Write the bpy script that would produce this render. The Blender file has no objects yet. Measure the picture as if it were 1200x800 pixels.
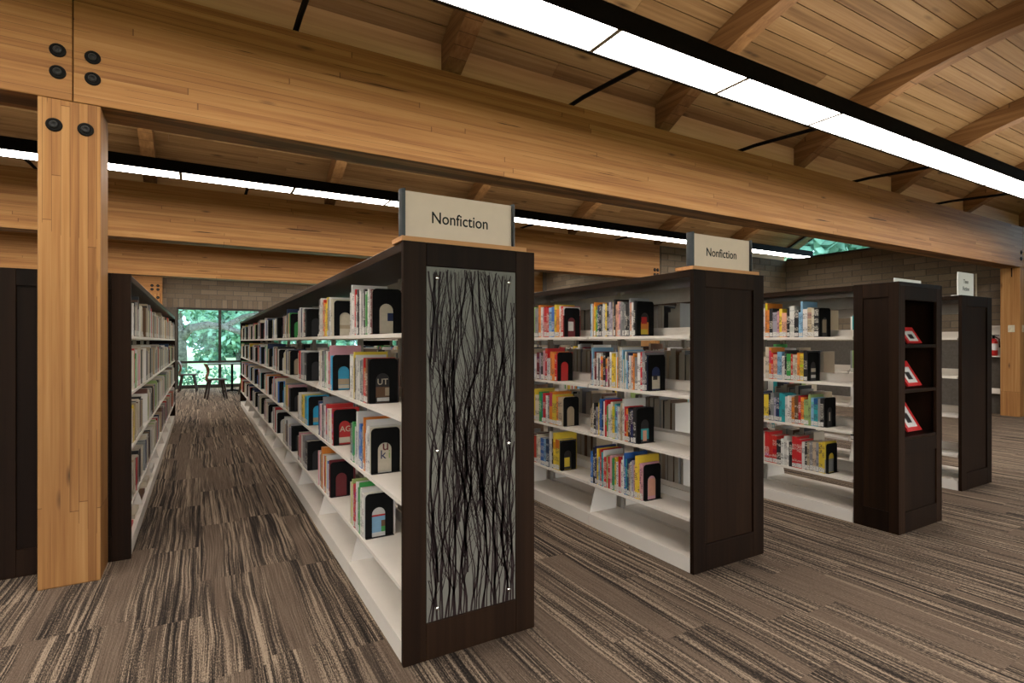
import bpy, bmesh, math, random
from mathutils import Vector, Matrix
random.seed(7)
S = bpy.context.scene
COL = S.collection
PI = math.pi

# ------------------------------------------------------------------ camera, world, exposure
YAW = math.radians(30.0); FPX = 632.0; EYE = 1.297
cam_d = bpy.data.cameras.new('camera'); cam = bpy.data.objects.new('camera', cam_d); COL.objects.link(cam)
cam.location = (0, 0, EYE); cam.rotation_euler = (PI/2, 0, -YAW)
cam_d.sensor_width = 36; cam_d.lens = 36*FPX/1200; cam_d.clip_start = 0.05; cam_d.clip_end = 300
S.camera = cam
w = bpy.data.worlds.new('overcast_sky'); S.world = w; w.use_nodes = True
wb = w.node_tree.nodes['Background']; wb.inputs[0].default_value = (0.97, 0.97, 1.0, 1); wb.inputs[1].default_value = 5.0
S.view_settings.view_transform = 'Standard'; S.view_settings.look = 'None'
S.view_settings.gamma = 1; S.view_settings.use_curve_mapping = False
S.view_settings.exposure = 0.0
LENS_POWER = 24.0                                                     # luminous lenses of the linear fixtures
S.cycles.use_denoising = True
S.cycles.max_bounces = 8; S.cycles.diffuse_bounces = 5; S.cycles.glossy_bounces = 3
S.cycles.transparent_max_bounces = 16; S.cycles.sample_clamp_indirect = 8

def project(p):
    x, y, z = p
    xc = x*math.cos(YAW) - y*math.sin(YAW); d = x*math.sin(YAW) + y*math.cos(YAW)
    if d < 0.05: return None
    return 600 + FPX*xc/d, 400 - FPX*(z-EYE)/d, d

ORD = ['first','second','third','fourth','fifth','sixth','seventh','eighth','ninth','tenth','eleventh','twelfth','thirteenth','fourteenth','fifteenth','sixteenth','seventeenth','eighteenth','nineteenth','twentieth'] + ['twenty-'+s for s in ('first','second','third','fourth','fifth','sixth','seventh','eighth','ninth')] + ['thirtieth'] + ['thirty-'+s for s in ('first','second','third','fourth','fifth','sixth','seventh','eighth','ninth')] + ['fortieth','forty-first','forty-second','forty-third','forty-fourth']
# ------------------------------------------------------------------ mesh helpers
class MB:
    def __init__(self): self.v = []; self.f = []; self.mi = []; self.col = []
    def quad(self, pts, mi=0, col=None):
        n = len(self.v); self.v += [tuple(p) for p in pts]; self.f.append(tuple(range(n, n+len(pts)))); self.mi.append(mi); self.col.append(col)
    def box(self, x0, x1, y0, y1, z0, z1, mi=0, cols=None):
        n = len(self.v)
        self.v += [(x0,y0,z0),(x1,y0,z0),(x1,y1,z0),(x0,y1,z0),(x0,y0,z1),(x1,y0,z1),(x1,y1,z1),(x0,y1,z1)]
        fs = [(0,3,2,1),(4,5,6,7),(0,1,5,4),(1,2,6,5),(2,3,7,6),(3,0,4,7)]   # bottom top front(-y) right(+x) back(+y) left(-x)
        for k, f in enumerate(fs):
            self.f.append(tuple(n+i for i in f)); self.mi.append(mi); self.col.append(cols[k] if cols else None)
        return self
    def prism(self, poly, h0, h1, plane='xz', mi=0):
        """polygon (ccw list of 2d points) extruded; plane xz -> along y, xy -> along z, yz -> along x"""
        def P(a, b, h): return {'xz': (a, h, b), 'xy': (a, b, h), 'yz': (h, a, b)}[plane]
        n = len(self.v); m = len(poly)
        self.v += [P(a, b, h0) for a, b in poly] + [P(a, b, h1) for a, b in poly]
        self.f.append(tuple(n+i for i in range(m))); self.mi.append(mi); self.col.append(None)
        self.f.append(tuple(n+m+i for i in reversed(range(m)))); self.mi.append(mi); self.col.append(None)
        for i in range(m):
            j = (i+1) % m; self.f.append((n+j, n+i, n+m+i, n+m+j)); self.mi.append(mi); self.col.append(None)
        return self
    def tube(self, pts, rad, seg=8, mi=0, cap=True):
        pts = [Vector(p) for p in pts]; rings = []
        rads = rad if isinstance(rad, (list, tuple)) else [rad]*len(pts)
        up0 = None
        for i, p in enumerate(pts):
            t = (pts[min(i+1, len(pts)-1)] - pts[max(i-1, 0)]).normalized()
            ref = up0 if up0 is not None else (Vector((0,0,1)) if abs(t.z) < .9 else Vector((1,0,0)))
            a = t.cross(ref); 
            if a.length < 1e-4: a = t.cross(Vector((1,0,0)))
            a.normalize(); b = a.cross(t).normalized(); up0 = b
            n = len(self.v)
            for k in range(seg):
                th = 2*PI*k/seg; self.v.append(tuple(p + (a*math.cos(th)+b*math.sin(th))*rads[i]))
            rings.append(n)
        for i in range(len(rings)-1):
            for k in range(seg):
                k2 = (k+1) % seg
                self.f.append((rings[i]+k, rings[i]+k2, rings[i+1]+k2, rings[i+1]+k)); self.mi.append(mi); self.col.append(None)
        if cap:
            self.f.append(tuple(rings[0]+k for k in reversed(range(seg)))); self.mi.append(mi); self.col.append(None)
            self.f.append(tuple(rings[-1]+k for k in range(seg))); self.mi.append(mi); self.col.append(None)
        return self
    def lathe(self, prof, c=(0,0,0), seg=16, mi=0):
        n0 = len(self.v); m = len(prof)
        for k in range(seg):
            th = 2*PI*k/seg
            for r, z in prof: self.v.append((c[0]+r*math.cos(th), c[1]+r*math.sin(th), c[2]+z))
        for k in range(seg):
            k2 = (k+1) % seg
            for i in range(m-1):
                self.f.append((n0+k*m+i, n0+k2*m+i, n0+k2*m+i+1, n0+k*m+i+1)); self.mi.append(mi); self.col.append(None)
        return self
    def mesh(self, name, mats, smooth=False):
        me = bpy.data.meshes.new(name); me.from_pydata(self.v, [], self.f)
        for m in (mats if isinstance(mats, (list, tuple)) else [mats]): me.materials.append(m)
        if any(self.mi): me.polygons.foreach_set('material_index', self.mi)
        if any(c is not None for c in self.col):
            at = me.attributes.new('col', 'FLOAT_COLOR', 'FACE')
            flat = []
            for c in self.col: flat += list((c or (1,1,1))[:3]) + [1.0]
            at.data.foreach_set('color', flat)
        bm = bmesh.new(); bm.from_mesh(me); bmesh.ops.recalc_face_normals(bm, faces=bm.faces); bm.to_mesh(me); bm.free()
        if smooth: me.polygons.foreach_set('use_smooth', [True]*len(me.polygons))
        me.update(); return me
    def build(self, name, mats, parent=None, loc=None, smooth=False, bevel=0):
        return link(name, self.mesh(name, mats, smooth), parent, loc, bevel)

def link(name, me, parent=None, loc=None, bevel=0, rotz=None):
    o = bpy.data.objects.new(name, me); COL.objects.link(o)
    if parent: o.parent = parent
    if loc is not None: o.location = loc
    if rotz is not None: o.rotation_euler = (0, 0, rotz)
    if bevel:
        b = o.modifiers.new('bevel', 'BEVEL'); b.width = bevel; b.segments = 2; b.limit_method = 'ANGLE'
    return o
def box(name, x0, x1, y0, y1, z0, z1, mat, parent=None, bevel=0): return MB().box(x0,x1,y0,y1,z0,z1).build(name, mat, parent, bevel=bevel)
def empty(name, loc=(0,0,0), rotz=0):
    o = bpy.data.objects.new(name, None); COL.objects.link(o); o.location = loc; o.rotation_euler = (0,0,rotz); o.empty_display_size = .1
    return o
def tag(o, label=None, cat=None, group=None, kind=None):
    if label: o['label'] = label
    if cat: o['category'] = cat
    if group: o['group'] = group
    if kind: o['kind'] = kind
    return o
def struct(o, label=None): o['kind'] = 'structure'; o['label'] = label or o.name.replace('_', ' '); return o
def text_mesh(name, s, size, mat, parent, M, extrude=.0004, sx=1.0, align='CENTER', font=None):
    cu = bpy.data.curves.new(name, 'FONT'); cu.body = s; cu.size = size; cu.extrude = extrude; cu.align_x = align; cu.align_y = 'CENTER'; cu.resolution_u = 4; cu.offset = size*.008
    tmp = bpy.data.objects.new(name, cu); COL.objects.link(tmp)
    me = bpy.data.meshes.new_from_object(tmp.evaluated_get(bpy.context.evaluated_depsgraph_get()))
    bpy.data.objects.remove(tmp); me.materials.clear(); me.materials.append(mat)
    me.transform(M @ Matrix.Diagonal((sx,1,1,1)))
    return link(name, me, parent)
FRONT = Matrix.Rotation(PI/2, 4, 'X')                                # text facing -y

# ------------------------------------------------------------------ materials
class NT:
    def __init__(self, name, rough=.5, spec=.3, metal=0):
        self.m = bpy.data.materials.new(name); self.m.use_nodes = True; self.t = self.m.node_tree
        self.b = self.t.nodes['Principled BSDF']; self.b.inputs['Roughness'].default_value = rough
        self.b.inputs['Specular IOR Level'].default_value = spec; self.b.inputs['Metallic'].default_value = metal
    def n(self, typ, ins=None, **props):
        nd = self.t.nodes.new('ShaderNode'+typ)
        for k, v in props.items(): setattr(nd, k, v)
        for k, v in (ins or {}).items(): self.set(nd.inputs[k], v)
        return nd
    def set(self, sock, v):
        if hasattr(v, 'is_output') or isinstance(v, bpy.types.NodeSocket): self.t.links.new(v, sock)
        else: sock.default_value = v
    def math(self, op, a, b=0.0, c=None, clamp=False):
        nd = self.n('Math', {0: a, 1: b}, operation=op, use_clamp=clamp)
        if c is not None: self.set(nd.inputs[2], c)
        return nd.outputs[0]
    def comb(self, x, y, z): return self.n('CombineXYZ', {0: x, 1: y, 2: z}).outputs[0]
    def sep(self, v): nd = self.n('SeparateXYZ', {0: v}); return nd.outputs[0], nd.outputs[1], nd.outputs[2]
    def noise(self, vec, scale=1, detail=3, rough=.5): return self.n('TexNoise', {'Vector': vec, 'Scale': scale, 'Detail': detail, 'Roughness': rough}).outputs[0]
    def white(self, vec): return self.n('TexWhiteNoise', {'Vector': vec}, noise_dimensions='3D').outputs[0]
    def ramp(self, f, stops):
        nd = self.n('ValToRGB', {0: f}); cr = nd.color_ramp
        while len(cr.elements) < len(stops): cr.elements.new(.5)
        for e, (p, c) in zip(cr.elements, stops): e.position = p; e.color = (c[0], c[1], c[2], 1)
        return nd.outputs[0]
    def mix(self, f, a, b, mode='MIX'):
        nd = self.n('Mix', data_type='RGBA', blend_type=mode)
        for i, v in ((0, f), (6, a), (7, b)):
            if isinstance(v, tuple): v = (v[0], v[1], v[2], 1)
            self.set(nd.inputs[i], v)
        return nd.outputs[2]
    def bump(self, h, strength=.2, dist=.01):
        self.t.links.new(self.n('Bump', {'Height': h, 'Strength': strength, 'Distance': dist}).outputs[0], self.b.inputs['Normal'])
    def color(self, c):
        if isinstance(c, tuple): c = (c[0], c[1], c[2], 1)
        self.set(self.b.inputs['Base Color'], c); return self.m

def plain(name, c, rough=.5, spec=.3, metal=0, var=.06, scale=20):
    """one colour with a slight uneven grain"""
    k = NT(name, rough, spec, metal)
    p = k.n('TexCoord').outputs['Object']
    f = k.noise(p, scale, 3)
    lo = tuple(x*(1-var*2) for x in c); hi = tuple(min(1, x*(1+var*2)) for x in c)
    return k.color(k.ramp(f, [(.3, lo), (.7, hi)]))

def wood(name, axis, lam_axis, lam, dark, mid, light, rough=.55, lam_var=.25, knots=True, seglen=2.6, objrand=False, grain=1.0):
    k = NT(name, rough, .10 if 'dark' in name else .18)
    p = k.n('TexCoord').outputs['Object']
    oi = k.n('ObjectInfo').outputs['Random']
    if objrand: p = k.n('VectorMath', {0: p, 1: k.comb(k.math('MULTIPLY', oi, 37.0), k.math('MULTIPLY', oi, 71.0), k.math('MULTIPLY', oi, 13.0))}, operation='ADD').outputs[0]
    c = list(k.sep(p)); la = c[axis]; ll = c[lam_axis]
    lid = k.math('FLOOR', k.math('DIVIDE', ll, lam)) if lam else 0.0
    r1 = k.white(k.comb(lid, 3.0, 1.0)) if lam else oi
    seg = k.math('FLOOR', k.math('ADD', k.math('DIVIDE', la, seglen), k.math('MULTIPLY', r1, 9.0)))
    r2 = k.white(k.comb(lid, seg, 7.0)) if lam else oi
    sc = [0, 0, 0]; sc2 = [0, 0, 0]
    for i in range(3):
        sc[i] = k.math('MULTIPLY', c[i], .9 if i == axis else 38.0); sc2[i] = k.math('MULTIPLY', c[i], .35 if i == axis else 7.0)
    off = k.math('MULTIPLY', r2, 40.0)
    g1 = k.noise(k.comb(k.math('ADD', sc[0], off), sc[1], k.math('ADD', sc[2], off)), 1, 4, .6)
    g2 = k.noise(k.comb(k.math('ADD', sc2[0], off), sc2[1], k.math('ADD', sc2[2], off)), 1, 2, .5)
    f = k.math('ADD', k.math('MULTIPLY', g1, .55*grain), k.math('ADD', k.math('MULTIPLY', g2, .45), .225*(1-grain)*2))
    f = k.math('ADD', f, k.math('MULTIPLY', k.math('SUBTRACT', r2, .5), lam_var))
    colr = k.ramp(f, [(.28, dark), (.5, mid), (.72, light)])
    if lam:
        fr = k.math('FRACT', k.math('DIVIDE', ll, lam)); ln = k.math('LESS_THAN', fr, .06)
        brk = k.math('GREATER_THAN', k.noise(k.comb(k.math('MULTIPLY', c[0], .6), k.math('MULTIPLY', c[1], .6 if axis == 1 else 11), k.math('MULTIPLY', c[2], .6 if axis == 2 else 11)), 1, 2), .5)
        fs = k.math('FRACT', k.math('ADD', k.math('DIVIDE', la, seglen), k.math('MULTIPLY', r1, 9.0)))
        bj = k.math('LESS_THAN', fs, .0016)
        colr = k.mix(k.math('MULTIPLY', k.math('MAXIMUM', k.math('MULTIPLY', ln, brk), bj), .55), colr, tuple(x*.25 for x in dark))
    if lam and knots:
        cv = [k.math('MULTIPLY', c[i], .9 if i == axis else 26.0) for i in range(3)]
        ck = k.noise(k.comb(cv[0], cv[1], k.math('ADD', cv[2], 5.0)), 1, 3, .65)
        colr = k.mix(k.n('MapRange', {0: ck, 1: .655, 2: .70}).outputs[0], colr, tuple(x_*.38 for x_ in dark))
    if knots:
        kv = [0, 0, 0]
        for i in range(3): kv[i] = k.math('MULTIPLY', c[i], 1.6 if i == axis else 6.5)
        kv[0] = k.math('ADD', kv[0], off)
        vd = k.n('TexVoronoi', {'Vector': k.comb(*kv), 'Scale': 1.0}, feature='F1').outputs['Distance']
        kn = k.math('SUBTRACT', 1.0, k.math('MULTIPLY', vd, 6.0 if objrand else 9.0), clamp=True)
        colr = k.mix(k.math('MULTIPLY', kn, .85), colr, (.035, .018, .01))
    k.bump(g1, .08, .003)
    return k.color(colr)

M = {}
D, MD, L = (.16, .064, .018), (.31, .145, .046), (.42, .225, .082)
M['beam'] = wood('glulam_beam_wood', 0, 2, .0385, D, MD, L, lam_var=.12, seglen=4.5)
M['beam_back'] = wood('glulam_beam_wood_back', 0, 2, .0385, D, MD, L, lam_var=.12, seglen=4.5)
M['column'] = wood('glulam_column_wood', 2, 0, .0379, D, MD, L, lam_var=.18)
M['rib'] = wood('curved_rib_wood', 1, 2, .05, (.12, .055, .018), (.22, .11, .04), (.31, .17, .07), knots=False, objrand=True, lam_var=.10, seglen=9.0)
M['deck'] = wood('deck_board_wood', 0, 1, 0, (.17, .09, .035), (.30, .175, .075), (.42, .27, .13), objrand=True, lam_var=.22)
M['dark'] = wood('dark_stained_wood', 2, 0, 0, (.0055, .0026, .0012), (.012, .0054, .0024), (.024, .011, .005), rough=.55, knots=False, objrand=True, grain=.8)
M['dark_h'] = wood('dark_stained_wood_level', 1, 0, 0, (.0065, .0036, .002), (.013, .0068, .0036), (.024, .012, .006), rough=.35, knots=False, grain=.8)
M['ply'] = wood('pale_plywood', 0, 2, 0, (.38, .17, .06), (.55, .27, .11), (.64, .34, .15), knots=False)
M['block'] = wood('lit_look_blocking', 0, 2, 0, (.42, .25, .11), (.56, .36, .17), (.66, .45, .24), knots=False)  # paler wood colour stands in for light falling on the blocking
M['steel'] = plain('off_white_enamel', (.74, .69, .62), .42, .35, var=.015, scale=6)
M['post'] = plain('taupe_enamel_post', (.30, .27, .225), .45, .3, var=.03)
M['black'] = plain('black_enamel', (.0045, .0045, .0045), .6, .12, var=.1)
M['iron'] = plain('blackened_steel', (.0055, .005, .0045), .65, .1, var=.15)
M['ironlite'] = plain('worn_bolt_steel', (.02, .02, .02), .4, .3, var=.15)
M['signgrey'] = plain('charcoal_sign_rail', (.038, .044, .047), .45, .4)
M['signface'] = plain('cream_sign_face', (.74, .60, .47), .6, .2, var=.01)
M['ink'] = plain('black_ink', (.008, .008, .008), .6, .2)
M['white'] = plain('white_paper', (.75, .74, .72), .6, .2, var=.01)
M['pages'] = plain('paper_edges', (.50, .46, .38), .8, .1, var=.08, scale=200)
M['label'] = None
M['resin'] = plain('grey_resin_sheet', (.155, .15, .125), .4, .2, var=.06, scale=6)
M['twig'] = plain('dark_twig_print', (.022, .012, .012), .5, .2)
M['chrome'] = plain('brushed_standoff', (.75, .74, .72), .25, .5, metal=1.0, var=.02)
M['mortar'] = plain('mortar', (.10, .088, .074), .9, .1)
M['frame'] = plain('bronze_window_frame', (.035, .03, .026), .5, .3)
M['red'] = plain('red_enamel', (.5, .02, .02), .35, .4)
M['plate'] = plain('ivory_switch_plate', (.5, .45, .33), .5, .3)
M['lawn'] = plain('lawn_grass', (.50, .56, .30), .9, .1, var=.12, scale=3)
M['bark'] = plain('oak_bark', (.16, .14, .12), .9, .1, var=.25, scale=8)
M['roof'] = plain('roof_underlay', (.03, .025, .02), .9, .1)
M['chairwood'] = plain('walnut_ply_shell', (.17, .055, .02), .35, .4, var=.1)
M['chairdark'] = plain('dark_walnut_leg', (.035, .018, .012), .4, .4)
M['seatpad'] = plain('grey_seat_pad', (.08, .08, .08), .7, .2)
M['tabletop'] = plain('dark_table_top', (.10, .08, .07), .35, .4)

def brick_mat():
    k = NT('taupe_brick', .85, .15)
    oi = k.n('ObjectInfo').outputs['Random']; p = k.n('TexCoord').outputs['Object']
    f = k.math('ADD', k.math('MULTIPLY', oi, .5), k.math('MULTIPLY', k.noise(p, 30, 4), .5))
    k.bump(k.noise(p, 60, 3), .2, .004)
    return k.color(k.ramp(f, [(.2, (.13, .10, .07)), (.8, (.20, .155, .11))]))
M['brick'] = brick_mat()
def brick_wall_mat():
    k = NT('taupe_brick_wall', .85, .15)
    x, y, z = k.sep(k.n('TexCoord').outputs['Object'])
    br = k.n('TexBrick', {'Vector': k.comb(k.math('ADD', x, y), z, 0.0), 'Scale': 1.0, 'Color1': (.14,.11,.08,1), 'Color2': (.20,.155,.11,1), 'Mortar': (.09,.08,.068,1), 'Mortar Size': .006, 'Brick Width': .4, 'Row Height': .13})
    return k.color(br.outputs[0])
M['brickwall'] = brick_wall_mat()

def carpet(name, use_attr):
    k = NT(name, .95, .05)
    pos = k.n('NewGeometry').outputs['Position']; x, y, z = k.sep(pos)
    if use_attr: src = k.n('Attribute', attribute_name='col').outputs['Color']
    else: src = k.n('ObjectInfo').outputs['Color']
    r1, r2, r3 = k.sep(src)
    wav = k.noise(k.comb(k.math('MULTIPLY', x, 2.0), k.math('ADD', k.math('MULTIPLY', y, 1.3), k.math('MULTIPLY', r1, 30.0)), r2), 1, 2)
    xx = k.math('ADD', x, k.math('MULTIPLY', wav, .045))
    s1 = k.noise(k.comb(k.math('ADD', k.math('MULTIPLY', xx, 62.0), k.math('MULTIPLY', r1, 90.0)), k.math('MULTIPLY', y, .55), k.math('MULTIPLY', r2, 20.0)), 1, 2)
    s2 = k.noise(k.comb(k.math('ADD', k.math('MULTIPLY', xx, 230.0), k.math('MULTIPLY', r2, 90.0)), k.math('MULTIPLY', y, 3.0), k.math('MULTIPLY', r1, 20.0)), 1, 2)
    zone = k.noise(k.comb(k.math('ADD', k.math('MULTIPLY', xx, 7.0), k.math('MULTIPLY', r3, 60.0)), k.math('MULTIPLY', y, .3), r1), 1, 1)
    zone = k.n('MapRange', {0: zone, 1: .40, 2: .50}).outputs[0]
    pile = k.noise(k.comb(k.math('MULTIPLY', x, 330.0), k.math('MULTIPLY', y, 70.0), 0.0), 1, 2, .7)
    v = k.math('ADD', k.math('ADD', k.math('MULTIPLY', s1, .60), k.math('MULTIPLY', s2, .40)), k.math('MULTIPLY', k.math('SUBTRACT', pile, .5), .55))
    stripes = k.ramp(v, [(.38, (.022, .018, .016)), (.45, (.05, .04, .033)), (.53, (.135, .10, .074)), (.605, (.36, .28, .205))])
    flat = k.ramp(k.math('ADD', k.math('MULTIPLY', pile, .5), k.math('MULTIPLY', s2, .5)), [(.36, (.075, .055, .042)), (.5, (.145, .106, .078)), (.66, (.215, .165, .122))])
    k.bump(pile, .5, .004)
    return k.color(k.mix(zone, flat, stripes))
M['carpet'] = carpet('striped_carpet', False); M['carpet_far'] = carpet('striped_carpet_rest', True)

def book_mat(name, use_attr):
    k = NT(name, .42, .35)
    if use_attr: return k.color(k.n('Attribute', attribute_name='col').outputs['Color'])
    c = k.n('ObjectInfo'); base = c.outputs['Color']; rnd = c.outputs['Random']
    tc = k.n('TexCoord'); x, y, z = k.sep(tc.outputs['Object']); nx, ny, nz = k.sep(tc.outputs['Normal'])
    spine = k.math('LESS_THAN', nx, -.6)
    lum = k.n('RGBToBW', {0: base}).outputs[0]
    dark_t = k.math('GREATER_THAN', lum, .22)
    ink = k.mix(dark_t, (.62, .58, .50), (.05, .045, .06))
    ro = k.math('MULTIPLY', rnd, 50.0)
    lett = k.math('GREATER_THAN', k.noise(k.comb(ro, k.math('MULTIPLY', y, 150.0), k.math('ADD', k.math('MULTIPLY', z, 210.0), ro)), 1, 1), .52)
    zone = k.math('GREATER_THAN', k.noise(k.comb(ro, 0.0, k.math('ADD', k.math('MULTIPLY', z, 17.0), ro)), 1, 0), .48)
    inz = k.math('MULTIPLY', k.math('GREATER_THAN', z, .05), k.math('LESS_THAN', z, k.math('ADD', .16, k.math('MULTIPLY', rnd, .06))))
    f = k.math('MULTIPLY', k.math('MULTIPLY', lett, zone), k.math('MULTIPLY', inz, spine))
    band = k.math('MULTIPLY', spine, k.math('GREATER_THAN', k.noise(k.comb(ro, 4.0, k.math('ADD', k.math('MULTIPLY', z, 11.0), k.math('MULTIPLY', ro, 3.0))), 1, 0), .66))
    hue = k.n('HueSaturation', {'Hue': k.math('ADD', .35, k.math('MULTIPLY', rnd, .3)), 'Saturation': 1.2, 'Value': .7, 'Color': base}).outputs[0]
    colr = k.mix(k.math('MULTIPLY', band, .8), base, hue)
    return k.color(k.mix(k.math('MULTIPLY', f, .8), colr, ink))
M['book'] = book_mat('book_cover_cloth', False); M['books'] = book_mat('book_cover_rows', True)
def label_mat():
    k = NT('call_number_sticker', .6, .2)
    oi = k.n('ObjectInfo').outputs['Random']; x, y, z = k.sep(k.n('TexCoord').outputs['Object'])
    t = k.math('GREATER_THAN', k.noise(k.comb(k.math('MULTIPLY', oi, 60.0), k.math('MULTIPLY', y, 330.0), k.math('MULTIPLY', z, 200.0)), 1, 1), .58)
    return k.color(k.mix(k.math('MULTIPLY', t, .8), (.68, .66, .62), (.06, .06, .06)))
M['label'] = label_mat()
def tint_mat():
    k = NT('printed_cover_art', .35, .35); oi = k.n('ObjectInfo')
    f = k.noise(k.n('TexCoord').outputs['Object'], 60, 3)
    return k.color(k.mix(k.math('MULTIPLY', f, .5), oi.outputs['Color'], k.mix(.5, oi.outputs['Color'], (.1,.08,.07))))
M['art'] = tint_mat()
def emis(name, c, s):
    k = NT(name); k.t.nodes.remove(k.b)
    x, y, z = k.sep(k.n('TexCoord').outputs['Object'])
    e = k.n('Emission', {'Color': (c[0], c[1], c[2], 1), 'Strength': s})
    k.t.links.new(e.outputs[0], k.t.nodes['Material Output'].inputs[0]); return k.m
M['lens'] = emis('luminous_lens', (1.0, .92, .83), LENS_POWER)
M['fill_uplens'] = emis('added_ceiling_fill', (1.0, .90, .76), LENS_POWER*.28)  # upward glow added to brighten the ceiling, no such source seen
def glass(name, tint):
    k = NT(name); k.t.nodes.remove(k.b)
    mx = k.n('MixShader', {0: k.math('ADD', .012, k.math('MULTIPLY', k.n('LayerWeight', {'Blend': .35}).outputs['Fresnel'], .12))})
    k.t.links.new(k.n('BsdfTransparent', {'Color': tint}).outputs[0], mx.inputs[1]); k.t.links.new(k.n('BsdfGlossy', {'Roughness': .02}).outputs[0], mx.inputs[2])
    k.t.links.new(mx.outputs[0], k.t.nodes['Material Output'].inputs[0]); return k.m
M['glass'] = glass('window_glass', (.94, .955, .95, 1)); M['glass_tint'] = glass('blue_tinted_window_glass', (.74, .92, 1.0, 1))
def leaf_mat():
    k = NT('leaf', .6, .2); f = k.noise(k.n('NewGeometry').outputs['Position'], 2.5, 3)
    k.b.inputs['Transmission Weight'].default_value = 0
    return k.color(k.ramp(f, [(.3, (.13, .27, .18)), (.55, (.28, .47, .33)), (.75, (.46, .62, .48))]))
M['leaf'] = leaf_mat()

# ------------------------------------------------------------------ structure
BEAM_Y = [-5.183, -.763, 3.657, 8.077, 12.497, 16.917]; PITCH = 4.42; BT = .26
BZ0, BZ1 = 2.575, 3.275
XL, XR, XR2 = -9.0, 12.45, 8.2                                        # left wall, right wall (front bays), right wall (rear bays)
YF, YB, YB2 = -5.15, 17.2, 8.10                                        # wall behind the camera, far wall, stepped wall

floor = struct(MB().box(XL, 17.2, YF, YB, -.12, -.007).build('floor', M['carpet_far']), 'striped brown carpet floor')
floor.data.materials[0] = M['mortar']
# carpet planks 0.25 x 1.0 m
planks = []
offs = {}
for i in range(int(XL/.25), 68):
    offs[i] = {-1: .94, 0: .37}.get(i, random.random())
    x0 = i*.25
    if x0 + .25 > 17: continue
    y = YF - 1 + (offs[i] - (YF-1)) % 1 - 1
    while y < YB:
        a, b = max(y, YF), min(y+1, YB); y += 1
        if b - a < .05: continue
        c = project((x0+.125, (a+b)/2, 0)); area = 0
        if c and -150 < c[0] < 1350 and 380 < c[1] < 900: area = 1/c[2]**2
        planks.append((area, x0, a, b))
planks.sort(reverse=True)
pmesh = MB().box(0, .2497, 0, .9993, -.006, 0).mesh('carpet_plank', M['carpet'])
rest = MB()
for n, (ar, x0, a, b) in enumerate(planks):
    r = (random.random(), random.random(), random.random())
    if n < 290 and b - a > .99:
        o = link('carpet_plank', pmesh, floor, (x0, a, 0)); o.color = (*r, 1)
    else: rest.box(x0, x0+.2497, a, b-.0007, -.006, 0, cols=[r]*6)
tag(rest.build('carpet_planks', M['carpet_far'], floor), kind='stuff')

def brick_wall(name, axis, c, a0, a1, z0, z1, face, bricks=None, label=None, hole=None, thick=.2):
    """wall slab in mortar with bricks proud of its visible face; axis: the axis it runs along; c: face coordinate; face: direction the face looks (+1/-1)"""
    back = c - face*thick; f0 = c - face*.004
    lo, hi = min(f0, back), max(f0, back)
    segs = [(a0, a1, z0, z1)]
    if hole:
        h0, h1, hz0, hz1 = hole; segs = [(a0, h0, z0, z1), (h1, a1, z0, z1), (h0, h1, hz1, z1), (h0, h1, z0, hz0)]
    mb = MB()
    for s0, s1, q0, q1 in segs:
        if s1 - s0 < .01 or q1 - q0 < .01: continue
        if axis == 0: mb.box(s0, s1, lo, hi, q0, q1)
        else: mb.box(lo, hi, s0, s1, q0, q1)
    wl = struct(mb.build(name, M['mortar'] if bricks else M['brickwall']), label)
    if bricks:
        b0, b1, bz0, bz1 = bricks; RH, BW = .13, .40
        shared = {}
        def put(s, e, q0, q1):
            key = (round(e-s, 3), round(q1-q0, 3))
            if key not in shared:
                w2, h2 = key; fl, fh = (min(-face*.01, face*.006), max(-face*.01, face*.006))
                shared[key] = (MB().box(0, w2, fl, fh, 0, h2) if axis == 0 else MB().box(fl, fh, 0, w2, 0, h2)).mesh('brick', M['brick'])
            link('brick', shared[key], wl, (s, c, q0) if axis == 0 else (c, s, q0))
        r = 0; q = bz0
        while q < bz1 - .02:
            q1 = min(q + RH, bz1); s = b0 - (BW/2 if r % 2 else 0)
            while s < b1 - .02:
                s0, e = max(s, b0), min(s+BW, b1); s += BW
                if e - s0 < .03: continue
                if hole and e > hole[0] and s0 < hole[1] and q < hole[3] and q1 > hole[2]: continue
                put(s0+.007, e-.007, q+.007, q1-.007)
            q = q1; r += 1
    return wl
WIN0, WIN1, WH = -.56, 7.66, 2.22
wall_back = brick_wall('wall_back', 0, YB, XL, XR2, 0, 3.4, -1, bricks=(-2.6, 4.6, WH+.25, WH+.90), label='taupe brick far wall above the tall windows', hole=(WIN0, WIN1, 0, WH))
sold = MB().box(0, .116, -.006, .01, 0, .236).mesh('brick', M['brick'])
x = -2.6
while x < 4.6: link('brick', sold, wall_back, (x+.007, YB, WH+.007)); x += .13
brick_wall('wall_right', 1, XR, 3.95, YB2+.2, 0, 3.275, -1, bricks=(3.95, YB2, 1.30, 3.275), label='taupe brick wall beyond the bookcases')
brick_wall('wall_alcove', 0, 3.94, XR+.2, 17.2, 0, 3.4, -1, label='brick wall beyond the timber post')
brick_wall('wall_end', 1, 17.0, YF, 3.94, 0, 3.275, -1, label='brick end wall of the front bay')
brick_wall('wall_step', 0, YB2, XR2, XR+.2, 0, 3.275, -1, bricks=(XR2+.02, XR-.02, 1.82, 3.275), label='taupe brick wall stepping forward beside the far beam end')
brick_wall('wall_return', 1, XR2, YB2+.2, YB, 0, 3.275, -1, bricks=(YB2+.3, 12.3, 2.1, 3.275), label='taupe brick return wall behind the bookcases')
brick_wall('wall_left', 1, XL, YF, YB, 0, 3.275, 1, label='brick wall on the side away from the bookcases')
brick_wall('wall_front', 0, YF, XL, 17.2, 0, 3.6, 1, label='brick wall behind the reading area', hole=(-8.4, 11.6, .3, 3.0))

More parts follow.
